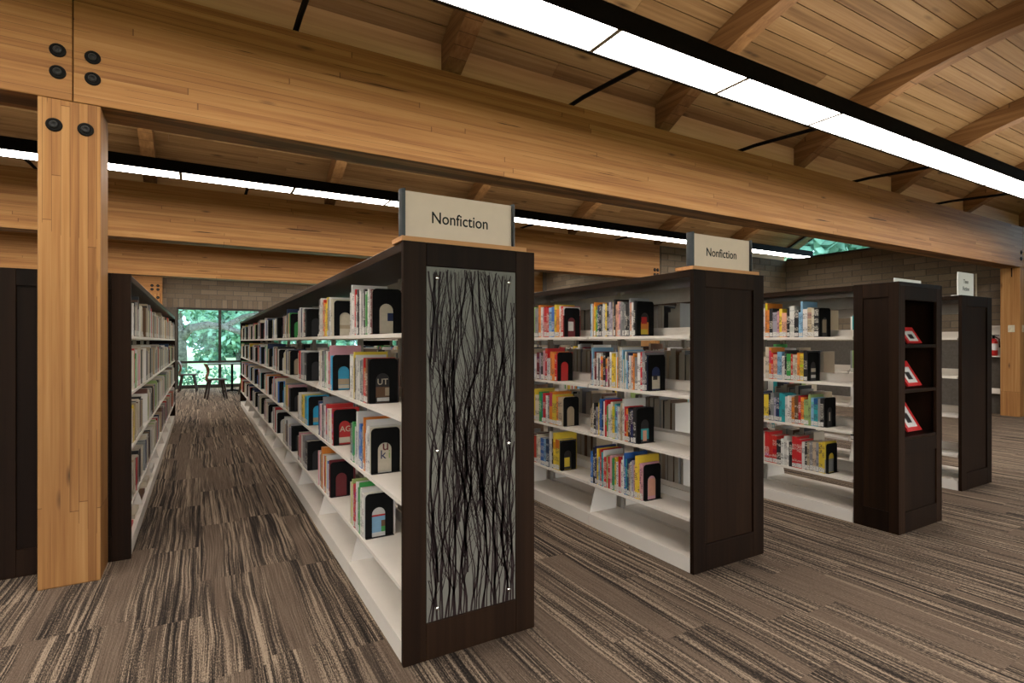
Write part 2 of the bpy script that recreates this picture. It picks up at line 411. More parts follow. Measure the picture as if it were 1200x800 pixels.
# far windows: frame, panes
npan = 8; pw = (WIN1-WIN0)/npan
for i in range(npan):
    a = WIN0 + i*pw; b = a + pw
    wn = struct(empty('window_%d' % (i+1), (a, YB+.06, 0)), 'tall bronze framed window pane onto the garden')
    m = MB(); m.box(0, .035, -.04, .04, 0, WH); m.box(pw-.035, pw, -.04, .04, 0, WH); m.box(.035, pw-.035, -.04, .04, WH-.05, WH); m.box(.035, pw-.035, -.04, .04, .0, .10); m.box(.035, pw-.035, -.04, .04, .70, .76)
    m.build('window_frame', M['frame'], wn)
    box('pane', .035, pw-.035, -.004, .004, .76, WH-.05, M['glass_tint'], wn); box('pane', .035, pw-.035, -.004, .004, .10, .70, M['glass_tint'], wn)

for i in range(8):  # unseen windows added behind the camera to supply front daylight
    a = -8.4 + i*2.5
    wn = struct(empty('window_%d' % (i+40), (a, YF-.1, 0)), 'wide unseen window added behind the camera for front light')
    m = MB(); m.box(0, .04, -.04, .04, .3, 3.0); m.box(2.46, 2.5, -.04, .04, .3, 3.0); m.box(.04, 2.46, -.04, .04, 2.95, 3.0); m.box(.04, 2.46, -.04, .04, .3, .36)
    m.build('window_frame', M['frame'], wn); box('pane', .04, 2.46, -.004, .004, .36, 2.95, M['glass'], wn)
# vaulted ceiling: springing over the beam centres
R0 = 3.9; APEX = 3.95; ZC = APEX - R0; RD = .22; RDK = R0 + RD; HALF = PITCH/2
BAYC = [by + BT/2 + HALF for by in BEAM_Y]                            # bay centres going +y from each beam
BAYC = BAYC[:-1]
def arc(u, r): return ZC + math.sqrt(r*r - u*u)
XR1 = 17.0
def bay_right(yc): return XR1 if yc < 3 else XR if yc < YB2 else XR2
ceiling = None
mroof = MB(); NS = 16
for yc in BAYC:
    xr = bay_right(yc)
    pr = []
    for i in range(NS+1):
        u = -HALF + 2*HALF*i/NS; pr.append((yc+u, arc(u, RDK+.05)))
    for i in range(NS):
        (ya, za), (yb, zb) = pr[i], pr[i+1]
        mroof.quad([(XL-.2, ya, za), (xr+.6, ya, za), (xr+.6, yb, zb), (XL-.2, yb, zb)])
        mroof.quad([(XL-.2, ya, za+.12), (XL-.2, yb, zb+.12), (xr+.6, yb, zb+.12), (xr+.6, ya, za+.12)])
ceiling = struct(mroof.build('ceiling', M['roof']), 'vaulted timber ceiling of narrow boards on curved ribs')
# boards
amax = math.asin(HALF/RDK); NROW = 33; da = 2*amax/NROW; bw = da*RDK
boards = []
for bi, yc in enumerate(BAYC):
    xr = bay_right(yc)
    for r in range(NROW):
        th = -amax + (r+.5)*da
        yy = yc + (RDK+.002)*math.sin(th); zz = ZC + (RDK+.002)*math.cos(th)
        x = XL - random.random()*2
        while x < xr+.5:
            ln = random.choice((2.4, 3.0, 3.6, 4.2)); a, b = max(x, XL-.1), min(x+ln, xr+.5); x += ln
            if b-a < .1: continue
            area = 0
            for t in (.05, .35, .65, .95):
                c = project((a+(b-a)*t, yy, zz))
                if c and -30 < c[0] < 1230 and -40 < c[1] < 330: area += (b-a)/c[2]**2 * (1.0 if yc < 4 else .7 if yc < 7 else .05)
            boards.append((area, a, b, yy, zz, th))
boards.sort(reverse=True)
bsh = {}; rest = MB()
for n, (ar, a, b, yy, zz, th) in enumerate(boards):
    if n < 295 and ar > 0:
        key = round(b-a, 2)
        if key not in bsh: bsh[key] = MB().box(0, key-.003, -bw/2+.0035, bw/2-.0035, 0, .035).mesh('ceiling_board', M['deck'])
        o = link('ceiling_board', bsh[key], ceiling, (a, yy, zz)); o.rotation_euler = (-th, 0, 0)
    else:
        ct, st = math.cos(th), math.sin(th); h = bw/2-.002
        def P(px, s, t): return (px, yy + s*ct + t*st, zz - s*st + t*ct)
        rest.quad([P(a, -h, 0), P(b-.003, -h, 0), P(b-.003, h, 0), P(a, h, 0)])
        rest.quad([P(a, -h, .03), P(a, h, .03), P(b-.003, h, .03), P(b-.003, -h, .03)])
tag(rest.build('ceiling_boards', M['deck'], ceiling), kind='stuff')
# ribs
RX0, RSP = 1.635, 2.185; RW = .14
prof = []
for i in range(25):
    u = -HALF + 2*HALF*i/24; prof.append((u, max(arc(u, R0), BZ1+.002)))
top = [(u, arc(u, RDK)) for u in [HALF - 2*HALF*i/24 for i in range(25)]]
rmesh = MB().prism([(a*.9999, b) for a, b in prof+top], -RW/2, RW/2, 'yz').mesh('curved_rib', M['rib'])
for bi, yc in enumerate(BAYC):
    nm = {1: 'bay over the front light fixture', 2: 'bay behind the bolted beam'}.get(bi-1)
    for kx in range(-4, 8):
        if yc < -1: continue
        rx = RX0 + RSP*kx
        if rx > bay_right(yc)-.1: continue
        o = link('curved_rib', rmesh, None, (rx, yc, 0))
        no = sum(1 for q in range(kx, 8) if RX0+RSP*q <= bay_right(yc)-.1)
        lab = ORD[no-1] + ' curved timber rib from the brick end wall, ' + ('in the bay before the bolted beam' if yc < 2 else 'in the bay behind the bolted beam' if yc < 6.5 else 'in the bay behind the second beam' if yc < 11 else 'in the bay at the far windows')
        tag(o, lab, 'rib', {0: 'ribs of the front bay', 1: 'ribs of the middle bay', 2: 'ribs of the far bays'}[0 if yc < 2 else 1 if yc < 6.5 else 2])
# blocking boards on the beams between the ribs
blk = MB().box(.0, RSP-RW-.004, -.02, .02, BZ1+.001, arc(HALF, RDK)-.004).mesh('blocking_board', M['block'])
for by in BEAM_Y[1:5]:
    xr = 17 if by < 4 else XR if by < YB2 else XR2
    for kx in range(-4, 7):
        rx = RX0 + RSP*kx
        if rx + RSP > xr + .5: continue
        link('blocking_board', blk, ceiling, (rx+RW/2+.002, by+BT/2, 0))
# glazed lunettes over the end walls
for n, (yc, xw) in enumerate([(yc, bay_right(yc)) for yc in BAYC] + [(yc, XL-.12) for yc in BAYC]):
    wn = struct(empty('window_%d' % (20+n), (xw+.06, yc, 0)), 'arched clerestory window above the brick end wall')
    po = [(-HALF+.12, BZ1+.001)] + [(HALF-.12, BZ1+.001)] + [(u, arc(u, RDK)) for u in [(HALF-.12)*(1-2*i/16) for i in range(17)]]
    MB().prism(po, -.004, .004, 'yz').build('pane', M['glass_tint'], wn)
    fm = MB()
    for i in range(16):
        u0, u1 = [(HALF-.12)*(1-2*j/16) for j in (i, i+1)]
        fm.prism([(u1, arc(u1, RDK)-.05), (u0, arc(u0, RDK)-.05), (u0, arc(u0, RDK)), (u1, arc(u1, RDK))], -.03, .03, 'yz')
    fm.box(-.03, .03, -HALF+.1, HALF-.1, BZ1+.001, BZ1+.045)
    fm.build('window_frame', M['frame'], wn)

# ------------------------------------------------------------------ beams, columns
WASH = MB().lathe([(.0, -.004), (.036, -.004), (.036, .0), (.031, .004), (.020, .002), (.016, .0025), (0, .0025)], seg=20).mesh('washer', M['iron'], True)
HEAD = MB().lathe([(.017, .0), (.019, .008), (.015, .012), (.010, .012), (.009, .005), (0, .005)], seg=12).mesh('bolt_head', M['ironlite'], True)
def bolt(parent, x, y, z, rot=(PI/2, 0, 0), s=1.0):
    o = link('washer', WASH, parent, (x, y, z)); o.rotation_euler = rot; o.scale = (s, s, s)
    h = link('bolt_head', HEAD, o, (0, 0, .001))
def beam(y, x0, x1, label, bolts=(), mat='beam'):
    t = tag(empty('timber_beam', ((x0+x1)/2, y, BZ0)), label, 'beam')
    box('beam_body', -(x1-x0)/2, (x1-x0)/2, 0, BT, 0, BZ1-BZ0, M[mat], t, bevel=.006)
    for bx, bz in bolts: bolt(t, bx-(x0+x1)/2, -.003, bz-BZ0)
    return t
JX = -.590
beam(BEAM_Y[2], XL+.005, JX-.002, 'deep laminated timber beam ending at bolted joint over the pillar', [(-.652, 2.83), (-.652, 2.715)])
beam(BEAM_Y[2], JX+.002, 12.31, 'long deep laminated timber beam bolted above pillar, spanning over the bookcases', [(-.505, 2.83), (-.505, 2.715), (12.23, 2.72), (12.23, 2.83)])
beam(BEAM_Y[2], 12.314, 16.99, 'short timber beam end over the post at the brick wall', [(12.39, 2.72), (12.39, 2.83)])
beam(BEAM_Y[3], XL+.005, 8.17, 'laminated timber beam behind the second light fixture, stopping at the brick step', [(8.03, 2.66), (8.11, 2.66), (8.03, 2.76), (8.11, 2.76)], 'beam_back')
beam(BEAM_Y[4], XL+.005, XR2-.005, 'laminated timber beam in front of the far brick wall', mat='beam_back')
beam(BEAM_Y[5]-.02, XL+.005, -.88, 'timber beam end with four bolts against far brick wall', [(-.97, 2.66), (-1.1, 2.66), (-.97, 2.76), (-1.1, 2.76)], 'beam_back')
beam(BEAM_Y[1], XL+.005, 16.99, 'timber beam above the aisle ends, nearest the reading area', mat='beam_back')
def column(x0, y0, label, bolts=(), d=.265, extra=None):
    t = tag(empty('timber_column', (x0+d/2, y0+d/2, 0)), label, 'column')
    box('column_shaft', -d/2, d/2, -d/2, d/2, 0, BZ0-.001, M['column'], t, bevel=.006)
    for bx, bz in bolts: bolt(t, bx-x0-d/2, -d/2-.003, bz)
    return t
column(-.735, 3.657, 'square laminated timber pillar with two bolts beside dark bookcase panel', [(-.667, 2.435), (-.535, 2.435)])
cr = column(12.18, 3.657, 'square timber post with switch plates at the brick wall')
box('slotted_plate', -.135, -.1328, -.03, -.015, BZ0-.16, BZ0-.002, M['iron'], cr)
for dx, dy, a, b in ((-.1385, -.02, .006, .075), ):
    sw = tag(empty('light_switch', (12.1775, 3.77, 1.52)), 'ivory switch plate on the inner side of timber post', 'switch')
    box('cover_plate', -.006, .0, -.045, .045, -.06, .06, M['plate'], sw, bevel=.002); box('toggle', -.014, -.006, -.006, .006, -.014, .014, M['plate'], sw)
sw = tag(empty('light_switch', (12.30, 3.6545, 1.52)), 'ivory switch plate on the aisle-end face of timber post', 'switch')
box('cover_plate', -.04, .04, -.006, .0, -.06, .06, M['plate'], sw, bevel=.002); box('toggle', -.006, .006, -.014, -.006, -.014, .014, M['plate'], sw)
column(-1.145, BEAM_Y[5]-.02, 'timber pillar below the beam end at far brick wall', [(-.97, 2.45), (-1.1, 2.45)])
column(7.9, BEAM_Y[3], 'timber pillar below beam end at the brick step')

# ------------------------------------------------------------------ linear lights
LZ = 3.125; LW = .276; LX1 = 11.64; LSEG = 1.16
def fixture(yc, label, arms=True):
    t = tag(empty('linear_light', (0, yc, LZ)), label, 'light')
    x0 = 2.13 - LSEG*9
    n = int((LX1-x0)/LSEG)
    x1 = x0 + LSEG*n
    if x1 < LX1 - .3: x1 = LX1
    m = MB(); m.box(x0-.02, x1+.02, -LW/2-.018, -LW/2, -.006, .115); m.box(x0-.02, x1+.02, LW/2, LW/2+.018, -.006, .115); m.box(x0-.02, x1+.02, -LW/2, LW/2, .10, .115)
    m.build('housing', M['iron'], t)
    box('added_uplight', x0, x1, -LW/2+.03, LW/2-.03, .1155, .119, M['fill_uplens'], t)  # added glowing strip on the housing top, lifts the ceiling boards
    for s in (x0-.02, x1): box('end_cap', s, s+.02, -LW/2, LW/2, -.006, .10, M['iron'], t)
    lm = {}
    x = x0
    while x < x1-.05:
        e = min(x+LSEG, x1); key = round(e-x, 3)
        if key not in lm: lm[key] = MB().box(.004, key-.004, -LW/2+.001, LW/2-.001, 0, .004).mesh('lens_panel', M['lens'])
        link('lens_panel', lm[key], t, (x, 0, 0))
        if e < x1-.05: box('lens_joint', e-.016, e+.016, -LW/2+.001, LW/2-.001, -.004, .003, M['post'], t)
        x = e
    if arms:
        dist = 1.1
        for kx in range(-4, 6):
            ax = .53 + RSP*kx
            if x0 < ax < x1:
                q = MB(); q.tube([(ax, LW/2+.0, .115), (ax, 1.10-.13, .172), (ax, 1.21, .172)], .018, 6)
                q.build('support_arm', M['iron'], t)
    return t
LY = [by - 1.10 for by in BEAM_Y[1:]]
names = ['linear light over the reading area', 'long white linear light in black housing, before the bolted beam', 'long white linear light in black housing, behind the bolted beam', 'linear light behind the second timber beam', 'linear light before the far windows']
for ly, nm in zip(LY, names):
    if ly < YB2: fixture(ly, nm)
    else:
        sv = LX1; LX1 = 7.6; fixture(ly, nm); LX1 = sv

# ------------------------------------------------------------------ shelving units
UW = .616; UH = 1.70; BAY = .92; SH_Z = [1.331, .990, .650, .305]; BASE_Z = .085
SHELF_L = MB(); SHELF_L.box(-.303, -.045, .006, BAY-.006, -.018, 0); SHELF_L.box(-.055, -.045, .006, BAY-.006, 0, .055)
BASE_L = MB().box(-.303, -.02, .003, BAY-.003, .0, BASE_Z)
BRK_L = MB().prism([(-.297, .001), (-.047, .001), (-.047, .165), (-.075, .165), (-.297, .016)], -.0025, .0025, 'xz')
BBRK_L = MB().prism([(-.292, .001), (-.047, .001), (-.047, .20), (-.235, .20)], -.0025, .0025, 'xz')
def mir(mb):
    r = MB(); r.v = [(-x, y, z) for x, y, z in mb.v]; r.f = mb.f; r.mi = mb.mi; r.col = mb.col; return r
SM = {}
for nm, mb in (('shelf', SHELF_L), ('base_shelf', BASE_L), ('bracket', BRK_L), ('base_bracket', BBRK_L)):
    SM[nm, 'L'] = mb.mesh(nm, M['steel']); SM[nm, 'R'] = mir(mb).mesh(nm, M['steel'])
POST = MB().box(-.016, .016, -.02, .02, 0, UH-.045).mesh('upright_post', M['post'])
def panel(t, y, sgn, stile=.097, top=.095, bot=.15, th=.026, wdt=UW, h=UH, name='end_panel', m='dark', recess=.012):
    """stile and rail end panel; outer face at y, thickness going +y*sgn"""
    y0, y1 = sorted((y, y+sgn*th)); ya, yb = sorted((y+sgn*recess, y+sgn*th*.95))
    W2 = wdt/2
    p = box(name, -W2+stile*.9, W2-stile*.9, ya, yb, bot*.9, h-top*.9, M[m], t)
    box('stile', -W2, -W2+stile, y0, y1, 0, h, M[m], p, bevel=.0025); box('stile', W2-stile, W2, y0, y1, 0, h, M[m], p, bevel=.0025)
    box('rail', -W2+stile, W2-stile, y0, y1, h-top, h, M[m], p, bevel=.0025); box('rail', -W2+stile, W2-stile, y0, y1, 0, bot, M[m], p, bevel=.0025)
    return p
class Unit: pass
def unit(x0, y0, nb, label, nearpanel=True):
    t = tag(empty('bookcase', (x0+UW/2, y0, 0)), label, 'bookcase')
    U = Unit(); U.x0 = x0; U.xc = x0+UW/2; U.y0 = y0; U.nb = nb; U.o = t; U.s0 = .028
    if nearpanel: U.panel = panel(t, 0, 1)
    else: U.s0 = .028
    L = nb*BAY
    for b in range(nb+1):
        yb = U.s0 + b*BAY + (.012 if b == 0 else -.012 if b == nb else 0)
        if 0 < b < nb: link('upright_post', POST, t, (0, yb, 0))
    for b in range(nb):
        for sd in 'LR':
            for z in SH_Z: link('shelf', SM['shelf', sd], t, (0, U.s0+b*BAY, z))
            link('base_shelf', SM['base_shelf', sd], t, (0, U.s0+b*BAY, 0))
    for b in range(nb+1):
        for sd in 'LR':
            for e in (-1, 1):
                if (b == 0 and e < 0) or (b == nb and e > 0): continue
                yb = U.s0 + b*BAY + e*.0031
                if b in (0, nb) or e > 0: continue                             # one bracket per shared upright
                for z in SH_Z: link('bracket', SM['bracket', sd], t, (0, yb, z))
                link('base_bracket', SM['base_bracket', sd], t, (0, yb, BASE_Z))
    box('canopy', -UW/2+.004, UW/2-.004, U.s0+.001, U.s0+L-.001, UH-.04, UH-.002, M['dark_h'], t, bevel=.003)
    box('canopy_rail', -.012, .012, U.s0+.02, U.s0+L-.02, UH-.15, UH-.06, M['post'], t)
    panel(t, U.s0+L+.028, -1)
    return U
U1 = unit(.697, 2.070, 11, 'long dark bookcase with grey branch-print end panel and a Nonfiction sign')
U2 = unit(2.369, 2.088, 8, 'dark bookcase with plain recessed end panel and a Nonfiction sign on top')
U3 = unit(4.041, 2.093, 6, 'dark bookcase behind the open display endcap', nearpanel=False)
U4 = unit(5.700, 2.093, 6, 'dark bookcase carrying the small white two-line sign, beyond the display endcap')
U0 = unit(-.975, 3.925, 7, 'dark bookcase standing right behind the bolted timber pillar')

# branch print sheet on unit 1
p1 = U1.panel
sx0, sx1, sz0, sz1 = -UW/2+.099, UW/2-.099, .152, UH-.097
sheet = box('print_sheet', sx0, sx1, .004, .010, sz0, sz1, M['resin'], p1); sheet['label'] = 'grey resin sheet printed with dark upright branches'
rng = random.Random(11)
tw = MB()
def ribbon(pts, w0, w1):
    n = len(pts)
    for i in range(n-1):
        a, b = pts[i], pts[i+1]
        wa = w0+(w1-w0)*i/(n-1); wb_ = w0+(w1-w0)*(i+1)/(n-1)
        q = [(a[0]-wa, a[1]), (a[0]+wa, a[1]), (b[0]+wb_, b[1]), (b[0]-wb_, b[1])]
        if min(p[0] for p in q) < sx0 or max(p[0] for p in q) > sx1 or max(p[1] for p in q) > sz1 or min(p[1] for p in q) < sz0: continue
        tw.quad([(p[0], .0034, p[1]) for p in q])
def grow(x, z, ang, ln, w, depth):
    pts = [(x, z)]; x00 = x; st = .022; n = max(2, int(ln/st)); a = ang
    for i in range(n):
        a += rng.gauss(0, .06) + ((ang*.25-a)*.08 if depth else -a*.10-(x-x00)*1.2); x += math.sin(a)*st; z += math.cos(a)*st; pts.append((x, z))
        if depth < 3 and rng.random() < (.13 if depth == 0 else .09):
            grow(x, z, a+rng.choice((-1, 1))*rng.uniform(.2, .5), rng.uniform(.12, .5)*(1 if depth == 0 else .6), w*(1-i/n*.6)*.55, depth+1)
    ribbon(pts, w, w*(.6 if depth == 0 else .35))
for i in range(58):
    grow(sx0+.006+(sx1-sx0-.012)*((i*.618034+.3)%1), sz0 + (.0 if i < 30 else rng.uniform(.1, 1.1)), rng.gauss(0, .06), rng.uniform(.7, 1.5), rng.uniform(.0026, .0056), 0)
pr = tw.build('branch_print', M['twig'], sheet)
ST = MB().lathe([(.0, .008), (.006, .0075), (.009, .005), (.009, 0), (.004, -.001)], seg=14).mesh('standoff', M['chrome'], True)
for ax in (sx0+.045, sx1-.035):
    for az in (sz1-.045, (sz0+sz1)/2-.03, sz0+.05):
        o = link('standoff', ST, sheet, (ax, .004, az)); o.rotation_euler = (PI/2, 0, 0)

# signs
def sign(U, label):
    wd, hh = .532, .185
    bd = tag(empty('sign_board', (U.x0+.29, U.y0+.06, UH)), label.replace('sign', 'sign base board') if False else 'pale plywood strip under the sign on ' + label[1], 'board')
    box('plywood_strip', -.295, .285, -.057, .07, 0, .019, M['ply'], bd)
    t = tag(empty('aisle_sign', (U.x0+.258, U.y0+.03, UH+.019)), label[0], 'sign')
    box('sign_face', -wd/2+.018, wd/2-.018, -.009, .009, 0, hh, M['signface'], t)
    for s in (-1, 1):
        pts = []
        for i in range(9):
            a = -PI/2 + PI*i/8; pts.append((s*(wd/2-.018) + s*.018*math.cos(a), .026*math.sin(a)))
        MB().prism(pts, 0, hh+.004, 'xy').build('side_rail', M['signgrey'], t)
    text_mesh('lettering', 'Nonfiction', .068, M['ink'], t, Matrix.Translation((.0, -.0095, hh*.47)) @ FRONT, sx=.90)
    return t
sign(U1, ('cream Nonfiction sign between charcoal rails on the branch-print bookcase', 'branch-print bookcase'))
sign(U2, ('cream Nonfiction sign between charcoal rails on the plain-panel bookcase', 'plain-panel bookcase'))
t = tag(empty('table_sign', (U4.x0+.15, U4.y0+.03, UH-.002)), 'small white paper sign with two lines of serif text on bookcase top', 'sign')
box('sign_sheet', -.155, .155, -.004, .004, .002, .205, M['white'], t); box('sign_foot', -.155, .155, -.004, .05, 0, .004, M['white'], t)
text_mesh('lettering', 'Teen', .05, M['ink'], t, Matrix.Translation((.0, -.0045, .125)) @ FRONT, sx=.95)
text_mesh('lettering', 'Fiction', .05, M['ink'], t, Matrix.Translation((.0, -.0045, .062)) @ FRONT, sx=.95)

# endcap display case in front of unit 3
EX0, EY0, EY1 = U3.x0, 1.828, U3.y0+.028
ec = tag(empty('display_endcap', (EX0+UW/2, EY0, 0)), 'dark wooden endcap bookcase with three open shelves and paneled base', 'bookcase')
ED = EY1-EY0-.002
def side(sg):
    xo = sg*UW/2; th = .022
    a, b = sorted((xo, xo-sg*th)); ra, rb = sorted((xo-sg*.010, xo-sg*th*.95))
    p = box('side_panel', ra, rb, .05, ED-.05, .12, UH-.09, M['dark'], ec)
    box('stile', a, b, 0, .062, 0, UH, M['dark'], p, bevel=.002); box('stile', a, b, ED-.062, ED, 0, UH, M['dark'], p, bevel=.002)
    box('rail', a, b, .062, ED-.062, UH-.10, UH, M['dark'], p, bevel=.002); box('rail', a, b, .062, ED-.062, 0, .14, M['dark'], p, bevel=.002)
side(-1); side(1)
IW = UW/2-.022
box('back_board', -IW, IW, ED-.015, ED, 0, UH-.02, M['dark'], ec)
box('top_board', -IW, IW, .0, ED-.015, UH-.024, UH, M['dark_h'], ec)
for s in (-1, 1):
    a, b = sorted((s*IW, s*(IW-.06))); box('front_stile', a, b, 0, .02, 0, UH-.024, M['dark'], ec, bevel=.002)
box('front_rail', -IW+.06, IW-.06, 0, .02, UH-.12, UH-.024, M['dark'], ec, bevel=.002)
box('front_rail', -IW+.06, IW-.06, 0, .02, .0, .14, M['dark'], ec, bevel=.002)
box('front_rail', -IW+.06, IW-.06, 0, .02, .53, .625, M['dark'], ec, bevel=.002)
box('front_panel', -IW+.06, IW-.06, .010, .018, .14, .53, M['dark'], ec)
for z in (1.275, .968, .645):
    box('shelf', -IW+.002, IW-.002, .021, ED-.016, z-.022, z, M['dark'], ec, bevel=.002)
    box('shelf_nosing', -IW+.061, IW-.061, .004, .0205, z-.022, z+.001, M['dark_h'], ec, bevel=.002)
# white sign lying on the endcap top
t = tag(empty('placard', (EX0+.35, EY0+.10, UH)), 'white placard lying on top of the display endcap', 'placard')
box('placard_board', -.19, .19, -.02, .09, .0, .006, M['white'], t); box('placard_back', -.19, .19, .0, .006, .006, .042, M['white'], t)
# display books
def slab_book(name, w_, h_, d_, c, parent=None):
    pass

# ------------------------------------------------------------------ books
PAL = {'W': (.66,.64,.60), 'C': (.60,.53,.41), 'K': (.016,.016,.018), 'R': (.50,.022,.022), 'D': (.14,.012,.018), 'O': (.68,.22,.03), 'Y': (.70,.50,.04), 'G': (.05,.30,.07),
       'L': (.32,.44,.16), 'T': (.03,.30,.32), 'B': (.04,.14,.44), 'N': (.015,.03,.10), 'S': (.22,.42,.60), 'P': (.60,.30,.34), 'A': (.66,.33,.22), 'V': (.34,.31,.38), 'Z': (.22,.22,.22), 'E': (.42,.33,.22), 'M': (.13,.065,.03), 'X': (.03,.33,.55)}
CN = {'W': 'white', 'C': 'cream', 'K': 'black', 'R': 'red', 'D': 'maroon', 'O': 'orange', 'Y': 'yellow', 'G': 'green', 'L': 'lime', 'T': 'teal', 'B': 'blue', 'N': 'navy', 'S': 'sky-blue', 'P': 'pink', 'A': 'salmon', 'V': 'lavender-grey', 'Z': 'grey', 'E': 'tan', 'M': 'brown', 'X': 'bright-blue'}
WT = 'WWWWWWWCCCCKKKKRRDOYGLTBNNSPAVZZEEM'
SPEC = {
 (1,0,0): 'WWWWRWKWWZWKWGGWWD', (1,0,1): 'WWWPYKWWWKZRRM', (1,0,2): 'KZGGWNWVBBCOWWW', (1,0,3): 'CYLWRRWZGGWWW',
 (1,1,0): 'KWWCROYYZPWC', (1,1,1): 'WCWKZGWWRPX', (1,1,2): 'NVPWKZWWRWWCWR', (1,1,3): 'PWKEKOKCRRYWBWDD',
 (1,2,0): 'WZWNWWRK', (1,2,1): 'CRWNZZK', (1,2,2): 'EWWYYXX', (1,2,3): 'MPRWWZZK',
 (2,0,0): 'SWEOYGNKZWWYKVVEKAAPZZZKKZAWK', (2,0,1): 'DSWDWKWOKOCDWYYWOEWSCTWSNWAOZWRZK', (2,0,2): 'ECKVYBNWRGWCYTSWEEWROKKNK', (2,0,3): 'BBKNYSRTWRLRPGTYWRRPWWBTNEWVAYYPP',
 (2,1,0): 'NMRCKLZOOWPRRSBYOWR', (2,1,1): 'OELWSWDVKPRWOOR', (2,1,2): 'YWVWYCGTRWZOYOE', (2,1,3): 'ZRKDRCCBSNWKYY',
 (0,0,0): 'MWCCWWKWMPZWECKCW', (0,0,1): 'ECZKCCWPCECWCGCRRC', (0,0,2): 'KCEKMCWCMCEKZEYYC', (0,0,3): 'CWEKKZCMRKCEEWC',
 (3,0,0): 'KKDPWWWOOKVPYAKWKSSWECK', (3,0,1): 'TKCCCCCORASWKGRCCOYK', (3,0,2): 'KMEONNYKZVNTTWWWOMROLLSTZK', (3,0,3): 'WKDRWCRRRKWWWKRRWKEZEZYY'}
NEAR = {(1,0): (2.585, 2.653, 2.620, 2.718), (1,1): (3.471, 3.50, 3.46, 3.55), (2,0): (2.565, 2.467, 2.56, 2.50), (2,1): (3.348, 3.44, 3.36, 3.40), (3,0): (2.379, 2.466, 2.34, 2.33)}
UN = {0: 'pillar-side bookcase', 1: 'branch-print bookcase', 2: 'plain-panel bookcase', 3: 'display-endcap bookcase', 4: 'farther bookcase'}
SN = ['top shelf', 'second shelf', 'third shelf', 'fourth shelf', 'base shelf']
books = []; ends = []
UNITS = {0: U0, 1: U1, 2: U2, 3: U3, 4: U4}
rb = random.Random(23)
def run(ui, sd, b, s):
    U = UNITS[ui]; yb0 = U.y0 + U.s0 + b*BAY; far = yb0 + BAY - .018
    vis = (sd == 'L') if ui else (sd == 'R')
    if ui == 0:
        near = yb0 + rb.choice((.07, .14, .22, .34)); 
        if s == 4: return
    else: near = NEAR.get((ui, b), (None,)*4)[s] if vis else None
    if near is None: near = yb0 + rb.uniform(.36, .56)
    codes = SPEC.get((ui, b, s)) if vis else None
    pal = WT if vis else 'ZEMKCZEZKMW'
    L = far - near
    if not codes:
        codes = ''; n = int(L/rb.uniform(.024, .030)); 
        while len(codes) < n:
            codes += rb.choice('CCCCEEWWWKKMRZZLNZ' if ui == 0 else pal)*rb.choice((1, 1, 1, 2))
        codes = codes[:n]
    ws = [rb.uniform(.35, 1.0)**1.3 + .18 for _ in codes]; k = (L - .0006*len(ws))/sum(ws); ws = [w_*k for w_ in ws]
    hb = rb.uniform(.195, .215)
    y = far; n = len(codes)
    for i, (c, w_) in enumerate(zip(codes, ws)):
        h = min(.285, max(.165, rb.gauss(hb+.018, .016))) if rb.random() > .045 else rb.uniform(.25, .285)
        if i == n-1 and vis and ui: h = .215 + rb.uniform(0, .02)
        d = min(.225, h*rb.uniform(.66, .74))
        base = PAL[c]; j = rb.uniform(.82, 1.12); col = tuple(min(.8, v*j + rb.uniform(-.008, .008)*(1 if v > .02 else 0)) for v in base); col = tuple(max(.004, v) for v in col)
        ins = .010 + rb.uniform(0, .006)
        books.append(dict(ui=ui, sd=sd, b=b, s=s, c=c, col=col, y0=y-w_, y1=y, h=h, d=d, ins=ins, fromend=n-i, vis=vis, last=(i == n-1), z=SH_Z[s]+.0006))
        y -= w_ + .0006
    if vis and ui and ui < 4: ends.append((ui, b, s, y))
for ui, U in UNITS.items():
    for b in range(U.nb):
        for s in range(4):
            if ui == 0: run(0, 'R', b, s)
            elif ui == 4: run(4, 'L', b, s) if b < 3 else None
            else:
                run(ui, 'L', b, s); run(ui, 'R', b, s)
def score(k):
    if not k['vis'] or k['ui'] == 4: return 0
    U = UNITS[k['ui']]; xf = U.x0 + .012 if k['sd'] == 'L' else U.x0 + UW - .012
    ps = [project((xf, yy, zz)) for yy in (k['y0'], k['y1']) for zz in (k['z'], k['z']+k['h'])]
    if any(p is None for p in ps): return 0
    xs = [p[0] for p in ps]; ys = [p[1] for p in ps]
    x0, x1 = max(0, min(xs)), min(1200, max(xs))
    lo, hi = {0: (155, 210), 1: (280, 472), 2: (627, 812), 3: (895, 1000)}[k['ui']]
    if (x0+x1)/2 < lo or (x0+x1)/2 > hi: return 0
    return max(0, x1-x0)*(max(ys)-min(ys)) + (1000 if k['last'] and (k['ui'], k['b'], k['s']) in SPEC else 0)
for k in books: k['score'] = score(k)
order = sorted(range(len(books)), key=lambda i: -books[i]['score'])
single = set(i for i in order[:296] if books[i]['score'] > 0)
rows = MB(); PG = (.42, .38, .31); LB = (.62, .60, .56)
def place(o, k):
    U = UNITS[k['ui']]
    if k['sd'] == 'L': o.location = (U.x0+k['ins'], (k['y0']+k['y1'])/2, k['z'])
    else: o.location = (U.x0+UW-k['ins'], (k['y0']+k['y1'])/2, k['z']); o.rotation_euler = (0, 0, PI)
thick = lambda w_: 'thin' if w_ < .015 else 'slim' if w_ < .024 else 'thick'
